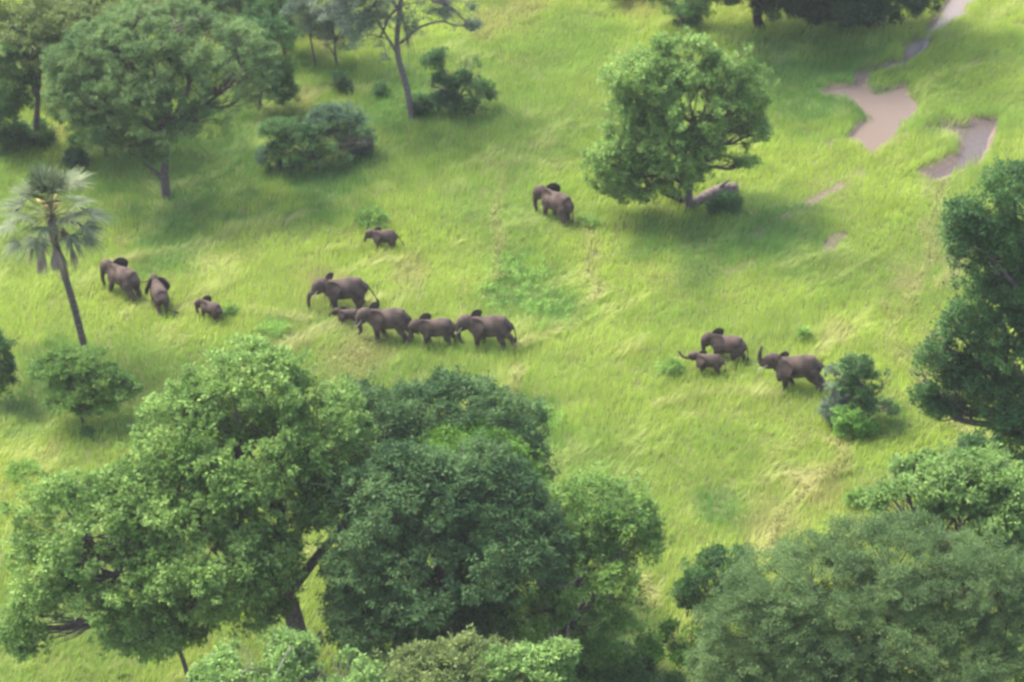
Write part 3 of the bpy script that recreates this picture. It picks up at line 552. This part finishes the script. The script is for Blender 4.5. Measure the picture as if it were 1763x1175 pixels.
lg2, q0 = log('fallen_branch', 'bare fallen branch propped in the green spreading shrub', [(716, 184, .15), (745, 172, .5), (775, 165, .9), (800, 160, 1.2)], [.09, .11, .10, .05], M_DEAD, 'branch')
link('twig', MB().tube([np.array(foot(765, 168) + (0, 0, .75)) - q0, np.array(foot(785, 150) + (0, 0, 1.2)) - q0], [.06, .03], 6).mesh('twig'), [M_DEAD], lg2)

# ------------------------------------------------------------------ palm
def palm():
    b0 = foot(151, 618); top = pp(88, 372, b0[1]); O = b0
    root = thing('fan_palm', 'tall leaning fan palm with brown hanging dead fronds', 'palm', b0)
    cv = curve([b0 - (0, 0, .3), pp(128, 530, b0[1]), pp(104, 450, b0[1]), pp(92, 405, b0[1]), top], 7); n_ = len(cv)
    mb = MB().tube([p - O for p in cv], [float(np.interp(i / (n_ - 1), [0, .05, .5, .72, .85, 1], [.30, .24, .22, .24, .30, .22])) * (1 + .10 * (i % 2)) for i in range(n_)], 12)
    link('trunk', mb.mesh('trunk'), [M_BARK], root)
    rg = np.random.default_rng(2); m_l = leafy('palm_leaf', .25, .6, .15)
    def frond(az, el, pet, fan, dead, start=None, spread=1.75):
        s = (top if start is None else start) - O
        d = np.array([math.cos(az) * math.cos(el), math.sin(az) * math.cos(el), math.sin(el)]); sag = .32 if not dead else .1
        pts = [s, s + d * pet * .5, s + d * pet + np.array([0, 0, -sag * pet * .35])]
        v, loops, sizes, cols = [], [], [], []
        hub = pts[-1]; d2 = d + np.array([0, 0, -sag]); d2 /= np.linalg.norm(d2); side = np.cross(d2, (0, 0, 1.0)); side /= np.linalg.norm(side) + 1e-6; nrm = np.cross(side, d2)
        pc = np.array([.20, .19, .07]) if not dead else np.array([.16, .115, .085])
        a = len(v)                                   # the stalk: a flat three sided strip
        for p, w_ in zip(pts, (.07, .05, .035)): v += [p - side * w_, p + side * w_, p - nrm * w_]; cols += [pc] * 3
        for i in range(2):
            for j in range(3): loops += [a + i * 3 + j, a + i * 3 + (j + 1) % 3, a + i * 3 + 3 + (j + 1) % 3, a + i * 3 + 3 + j]; sizes.append(4)
        nl = 22 if not dead else 14
        for j in range(nl):
            th = -spread + 2 * spread * (j + .5) / nl + rg.normal(0, .04)
            ln = fan * (.70 + .30 * math.cos(th * .8)) * rg.uniform(.88, 1.1)
            dr = d2 * math.cos(th) + side * math.sin(th); tw = np.cross(nrm, dr); fold = .02 if j % 2 else -.02
            if dead: dr = dr * .5 + np.array([0, 0, -.85]); dr /= np.linalg.norm(dr)
            k_ = 4; base = len(v); cc = (np.array([.06, .095, .038]) + (np.array([.175, .21, .11]) - np.array([.06, .095, .038])) * rg.random()) if not dead else (np.array([.13, .10, .085]) + np.array([.16, .13, .10]) * rg.random())
            for q in range(k_ + 1):
                t = q / k_; p = hub + dr * ln * t + np.array([0, 0, -.16 * ln * t ** 3]) + nrm * fold * t
                w_ = ln * .046 * (1.1 if t < .1 else 1.25 - 1.2 * t) + .006
                v += [p - tw * w_, p + tw * w_]; cols += [cc * (1 + .25 * t)] * 2
            for q in range(k_): b_ = base + q * 2; loops += [b_, b_ + 1, b_ + 3, b_ + 2]; sizes.append(4)
        me = fast_mesh('frond', np.array(v), loops, sizes); add_attr(me, 'tint', np.array(cols))
        nm = 'dead_frond' if dead else 'frond'; o = link(nm, me, [m_l], root)
        if dead: o['label'] = 'dry brown frond hanging down'
    for i in range(36):
        t = i / 35; el = math.radians(84 - 112 * t ** 1.05 + rg.normal(0, 6)); az = i * 2.39996 + rg.normal(0, .15)
        frond(az, el, rg.uniform(2.0, 2.7), rg.uniform(1.5, 1.9), False)
    for i in range(13):
        frond(i * .5 + .3 + rg.normal(0, .1), math.radians(-46 + rg.normal(0, 13)), rg.uniform(1.7, 2.3), rg.uniform(1.3, 1.7), True, top - (0, 0, .5), 1.0)
    for px, py in ((106, 462), (102, 446)):
        frond(-1.2 if px == 106 else -2.2, math.radians(-65), .7, 1.5, True, pp(px - 4, py - 40, b0[1]), .7)
    for i in range(4):
        a = i * 1.6 - 2; link('flower_spike', MB().tube([top - O, top - O + (math.cos(a) * .4, math.sin(a) * .4, .9), top - O + (math.cos(a) * .95, math.sin(a) * .95, 1.1)], [.09, .11, .05], 7).mesh('flower_spike'), [M_SPIKE], root)
M_SPIKE = noisy('flower_spikes', (.42, .30, .10), (.55, .42, .18), 6)
palm()

# ------------------------------------------------------------------ elephants
def rotm(yaw, pitch):                              # nose up for positive pitch
    cy, sy, cp, sp_ = math.cos(yaw), math.sin(yaw), math.cos(pitch), math.sin(pitch)
    return np.array([[cy, -sy, 0], [sy, cy, 0], [0, 0, 1.0]]) @ np.array([[cp, 0, -sp_], [0, 1, 0], [sp_, 0, cp]])
EAR = [(-.03, .10), (.03, .165), (.12, .205), (.24, .205), (.35, .15), (.42, .05), (.42, -.07), (.36, -.19), (.27, -.29), (.17, -.36), (.09, -.30), (.03, -.19), (-.03, -.09)]
def elephant(label, px, py, heading, Hs, feet=(.1, -.1, -.08, .12), yaw=0, pitch=0, trunk=None, ears=(25, 55), tusk=0.0, tail=None, bulk=1.0, lift=(0, 0, 0, 0), dz=0.0):
    """px, py: photo pixel of the ground under the belly; heading in degrees (180 = to the left); ears: spread of left and right"""
    Hs *= .97; p0 = foot(px, py); root = thing('elephant', label, 'elephant', p0 + (0, 0, dz), 'herd of elephants in the meadow', math.radians(heading))
    mb = MB(); B = bulk
    tor = [(-.665, .745, .07, .06), (-.63, .72, .15, .15), (-.54, .69, .215, .235), (-.42, .695, .25, .295), (-.25, .69, .275, .32), (-.05, .655, .29, .315), (.14, .64, .285, .30), (.30, .665, .25, .29), (.42, .715, .20, .26), (.52, .76, .155, .205), (.60, .79, .13, .165)]
    tor = curve(tor, 4)
    mb.tube([(a, 0, b_) for a, b_, _, _ in tor], [(w_ * B, h_) for _, _, w_, h_ in tor], 20, up=(0, 0, 1))
    R = rotm(math.radians(yaw), math.radians(pitch)); piv = np.array([.47, 0, .79])
    H = lambda a, y, z: piv + R @ np.array([a, y, z])
    mb.tube([H(-.02, 0, .0), H(.06, 0, .03), H(.14, 0, .055), H(.22, 0, .06), H(.29, 0, .03), H(.35, 0, -.03), H(.375, 0, -.10)],
            [(.10, .13), (.15, .185), (.165, .20), (.16, .185), (.135, .155), (.105, .12), (.09, .10)], 16, up=(0, 0, 1))
    mb.tube([H(.10, 0, -.08), H(.20, 0, -.14), H(.28, 0, -.20), H(.33, 0, -.24)], [.10, .095, .065, .03], 10)
    for s in (-1, 1): mb.ball(H(.27, s * .08, -.02), (.07, .055, .06))
    # trunk: points in head space, base first
    tk = trunk or [(.43, 0, -.28), (.46, 0, -.46), (.45, 0, -.62), (.49, 0, -.72)]
    tc = curve([H(.30, 0, .0), H(.38, 0, -.12)] + [H(*q) for q in tk], 5); k_ = len(tc)
    mb.tube(tc, [float(np.interp(i / (k_ - 1), [0, .2, .5, 1], [.125, .098, .07, .04])) for i in range(k_)], 10)
    # legs: front left, front right, hind left, hind right (foot swing, lift)
    for i, (s, fr) in enumerate(((1, 1), (-1, 1), (1, 0), (-1, 0))):
        f, l = feet[i], lift[i]
        if fr: P = [(.29, s * .15 * B, .66), (.29, s * .165 * B, .50), (.29 + f * .35, s * .16 * B, .36), (.30 + f * .7 - l * .25, s * .155 * B, .19 + l * .6), (.30 + f - l * .5, s * .155 * B, .06 + l), (.30 + f - l * .5, s * .155 * B, .0 + l)]; rr = [(.12, .17), (.105, .145), (.085, .105), (.07, .078), (.078, .082), (.082, .086)]
        else: P = [(-.42, s * .13 * B, .66), (-.41, s * .16 * B, .50), (-.37 + f * .45, s * .16 * B, .36), (-.44 + f * .8 - l * .3, s * .15 * B, .19 + l * .5), (-.44 + f - l * .7, s * .15 * B, .06 + l), (-.43 + f - l * .7, s * .15 * B, .0 + l)]; rr = [(.14, .22), (.13, .19), (.10, .125), (.072, .08), (.078, .084), (.082, .088)]
        cv = curve([np.array(list(q) + list(w_)) for q, w_ in zip(P, rr)], 3)
        mb.tube([c_[:3] for c_ in cv], [(float(c_[3]), float(c_[4])) for c_ in cv], 12, up=(1, 0, 0))
    tl = tail or [(-.73, 0, .60), (-.76, 0, .45), (-.77, .02, .33)]
    tlc = curve([(-.60, 0, .80), (-.68, 0, .75)] + tl, 5)
    mb.tube(tlc, [float(np.interp(i / (len(tlc) - 1), [0, .25, 1], [.04, .026, .020])) for i in range(len(tlc))], 8)
    frames = []
    for s, a in ((1, ears[0]), (-1, ears[1])):
        a = math.radians(a); hinge = H(.055, s * .15, .0)
        u_ = R @ np.array([-math.cos(a), s * math.sin(a), 0]); v_ = R @ np.array([-.12, -s * .30 * math.cos(a), 1.0]); n_ = R @ np.array([math.sin(a), s * math.cos(a), 0])
        top_, bot_, base = [], [], len(mb.v); ring = []
        for (eu, ev) in curve(EAR, 3): ring.append((eu * 1.05 + .02, ev * 1.08))
        cen = (.15, -.02); lay = []
        for sc, off in ((1.0, 0), (.55, 0), (0.0, 0)):
            lay.append([((cen[0] + (eu - cen[0]) * sc), (cen[1] + (ev - cen[1]) * sc)) for eu, ev in ring])
        bend = lambda eu, ev: .16 * eu * eu + .05 * math.sin(ev * 14) * eu - .12 * max(0, ev - .12)
        nE = len(ring)
        def P3(q, th): return hinge + u_ * q[0] + v_ * q[1] - n_ * bend(*q) + n_ * th
        for th in (.017, -.017):
            for l_ in lay[:2]: mb.v += [P3(q, th * (.8 if l_ is lay[0] else 1.1)) for q in l_]
            mb.v.append(P3(cen, th * 1.1))
        A = base; Bk = base + 2 * nE + 1
        for j in range(nE):
            k2 = (j + 1) % nE
            mb.f += [(A + j, A + k2, A + nE + k2, A + nE + j), (A + nE + j, A + nE + k2, A + 2 * nE), (Bk + k2, Bk + j, Bk + nE + j, Bk + nE + k2), (Bk + nE + k2, Bk + nE + j, Bk + 2 * nE), (A + k2, A + j, Bk + j, Bk + k2)]
        frames.append((hinge, u_, v_, n_, bend))
    mb.v = [np.asarray(q, float) * Hs for q in mb.v]
    src = mb.mesh('src'); tmp = bpy.data.objects.new('tmp', src); COL.objects.link(tmp)
    md = tmp.modifiers.new('r', 'REMESH'); md.mode = 'VOXEL'; md.voxel_size = .0135 * Hs
    m2 = tmp.modifiers.new('s', 'SMOOTH'); m2.factor = .5; m2.iterations = 7
    dg = bpy.context.evaluated_depsgraph_get(); dg.update()
    me = bpy.data.meshes.new_from_object(tmp.evaluated_get(dg)); bpy.data.objects.remove(tmp); bpy.data.meshes.remove(src)
    me.name = 'body'; me.materials.clear(); me.materials.append(M_SKIN); me.materials.append(M_EARBACK)
    npol = len(me.polygons); C = np.empty(npol * 3, np.float32); Nn = np.empty(npol * 3, np.float32)
    me.polygons.foreach_get('center', C); me.polygons.foreach_get('normal', Nn); C = C.reshape(-1, 3) / Hs; Nn = Nn.reshape(-1, 3); mi = np.zeros(npol, np.int32)
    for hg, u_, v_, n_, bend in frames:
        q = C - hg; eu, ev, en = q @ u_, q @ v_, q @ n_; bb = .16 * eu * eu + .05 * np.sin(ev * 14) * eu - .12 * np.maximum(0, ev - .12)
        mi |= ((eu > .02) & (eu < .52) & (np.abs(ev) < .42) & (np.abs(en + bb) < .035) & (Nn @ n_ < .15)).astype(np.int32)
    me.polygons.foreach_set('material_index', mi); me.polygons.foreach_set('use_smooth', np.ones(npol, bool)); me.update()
    link('body', me, None, root)
    if tusk:
        for s in (-1, 1):
            q = curve([H(.29, s * .085, -.09), H(.37, s * .11, -.17), H(.37 + tusk * .6, s * .125, -.20 - tusk * .25), H(.37 + tusk * 1.15, s * .11, -.19 - tusk * .12)], 4)
            link('tusk', MB().tube([c_ * Hs for c_ in q], [.019 * Hs * (1 - .75 * i / len(q)) for i in range(len(q))], 8).mesh('tusk'), [M_IVORY], root)
    for s in (-1, 1): link('eye', MB().ball(H(.262, s * .135, .02) * Hs, .018 * Hs).mesh('eye'), [M_EYE], root)
    e1 = np.asarray(tlc[-1]); ed = e1 - np.asarray(tlc[-2]); ed /= np.linalg.norm(ed)
    link('tail_tuft', MB().tube([(e1 - ed * .02) * Hs, (e1 + ed * .05) * Hs, (e1 + ed * .11) * Hs, (e1 + ed * .16) * Hs], [.02 * Hs, .036 * Hs, .028 * Hs, .006 * Hs], 8).mesh('tail_tuft'), [M_HAIR], root)
    return root
UPT = [(.47, 0, -.10), (.545, 0, .05), (.57, 0, .22), (.56, 0, .40)]
FWD = [(.52, 0, -.16), (.68, 0, -.16), (.82, 0, -.04), (.92, 0, .10)]
elephant('large adult running away at far left, its tail held out sideways', 214, 508, 136, 2.3, (.16, -.06, -.22, -.12), yaw=12, pitch=-6, ears=(24, 54), tail=[(-.78, -.06, .72), (-.88, -.16, .70), (-.96, -.26, .74)])
elephant('elephant seen straight from behind with both dark ears spread', 276, 531, 108, 2.0, (.1, -.1, -.16, .02), pitch=-4, ears=(40, 42), tail=[(-.74, 0, .55), (-.80, -.12, .35), (-.88, -.34, .24)], bulk=.95)
elephant('small elephant trotting away, third from the left edge', 364, 551, 142, 1.45, (.08, -.08, -.1, .08), yaw=20, pitch=-16, ears=(28, 52), bulk=1.05)
elephant('large adult with folded near ear and trunk hanging straight down, above the calf', 594, 532, 181, 2.45, (-.04, .06, .04, -.08), yaw=8, pitch=-2, ears=(33, 54), tusk=.05, trunk=[(.50, 0, -.20), (.56, 0, -.36), (.57, 0, -.55), (.56, 0, -.74)], tail=[(-.74, 0, .62), (-.84, 0, .45), (-.92, 0, .28)])
elephant('smallest calf walking in front of the tusked adult', 600, 559, 174, 1.22, (.06, -.1, -.08, .08), ears=(30, 52), pitch=8, trunk=[(.47, 0, -.16), (.54, 0, -.24), (.54, 0, -.33), (.50, 0, -.38)])
elephant('tusked adult directly behind the smallest calf', 668, 583, 172, 2.35, (-.02, -.18, -.10, -.22), yaw=10, pitch=-8, ears=(27, 50), tusk=.16, trunk=[(.40, 0, -.28), (.38, 0, -.44), (.42, 0, -.54), (.50, 0, -.58)], tail=[(-.74, 0, .62), (-.80, 0, .46), (-.86, 0, .3)])
elephant('subadult with lowered head reaching its trunk down ahead', 751, 594, 177, 2.05, (.02, -.08, -.02, -.22), pitch=-20, ears=(25, 40), trunk=[(.50, 0, -.26), (.60, 0, -.40), (.67, 0, -.56), (.72, 0, -.70)])
elephant('adult at the rear of the line, tusk against the subadult before it', 842, 597, 173, 2.4, (.02, -.16, .02, -.24), yaw=6, pitch=-6, ears=(31, 46), tusk=.12, trunk=[(.42, 0, -.28), (.42, 0, -.44), (.38, 0, -.58), (.28, 0, -.66)])
elephant('lone young elephant walking above the herd, trunk tip curled', 662, 428, 172, 1.5, (-.02, -.06, .06, -.04), pitch=-4, ears=(26, 44), trunk=[(.46, 0, -.24), (.48, 0, -.34), (.53, 0, -.38), (.57, 0, -.34)], tail=[(-.74, 0, .60), (-.84, -.02, .42), (-.92, -.04, .28)])
elephant('large adult walking away near the lone round tree', 958, 379, 132, 2.35, (.06, -.08, -.1, .08), yaw=18, pitch=-10, ears=(24, 46))
elephant('adult standing behind the calf that raises its trunk', 1251, 622, 156, 2.0, (.04, -.08, .16, -.16), yaw=14, pitch=-16, ears=(22, 40))
elephant('calf holding its trunk out and up, in front of an adult', 1220, 643, 163, 1.5, (-.02, -.1, -.1, .08), pitch=6, ears=(26, 48), trunk=FWD)
elephant('trumpeting adult with trunk raised and white tusks, beside the shrub clump', 1370, 668, 175, 2.45, (-.02, -.20, -.22, -.30), pitch=14, yaw=4, ears=(36, 44), tusk=.26, trunk=UPT, tail=[(-.76, 0, .66), (-.80, 0, .56), (-.80, 0, .5)])

# ------------------------------------------------------------------ the humid air of the rainy season
hz = MB(); X0, X1, Y0, Y1, Z0, Z1 = -760, 760, -760, 1020, -2.0, 112.0
hv = [(a, b_, c_) for c_ in (Z0, Z1) for a, b_ in ((X0, Y0), (X1, Y0), (X1, Y1), (X0, Y1))]
hm = bpy.data.meshes.new('haze'); hm.from_pydata(hv, [], [(3, 2, 1, 0), (4, 5, 6, 7), (0, 1, 5, 4), (1, 2, 6, 5), (2, 3, 7, 6), (3, 0, 4, 7)]); hm.update()
m = bpy.data.materials.new('humid_air'); m.use_nodes = True; n = m.node_tree; n.nodes.clear()
out = n.nodes.new('ShaderNodeOutputMaterial'); vol = n.nodes.new('ShaderNodeVolumePrincipled'); vol.inputs['Density'].default_value = .00013
vol.inputs['Color'].default_value = (.95, .94, .96, 1); vol.inputs['Anisotropy'].default_value = .2; n.links.new(vol.outputs[0], out.inputs['Volume'])
ho = link('haze', hm, [m]); ho['kind'] = 'stuff'
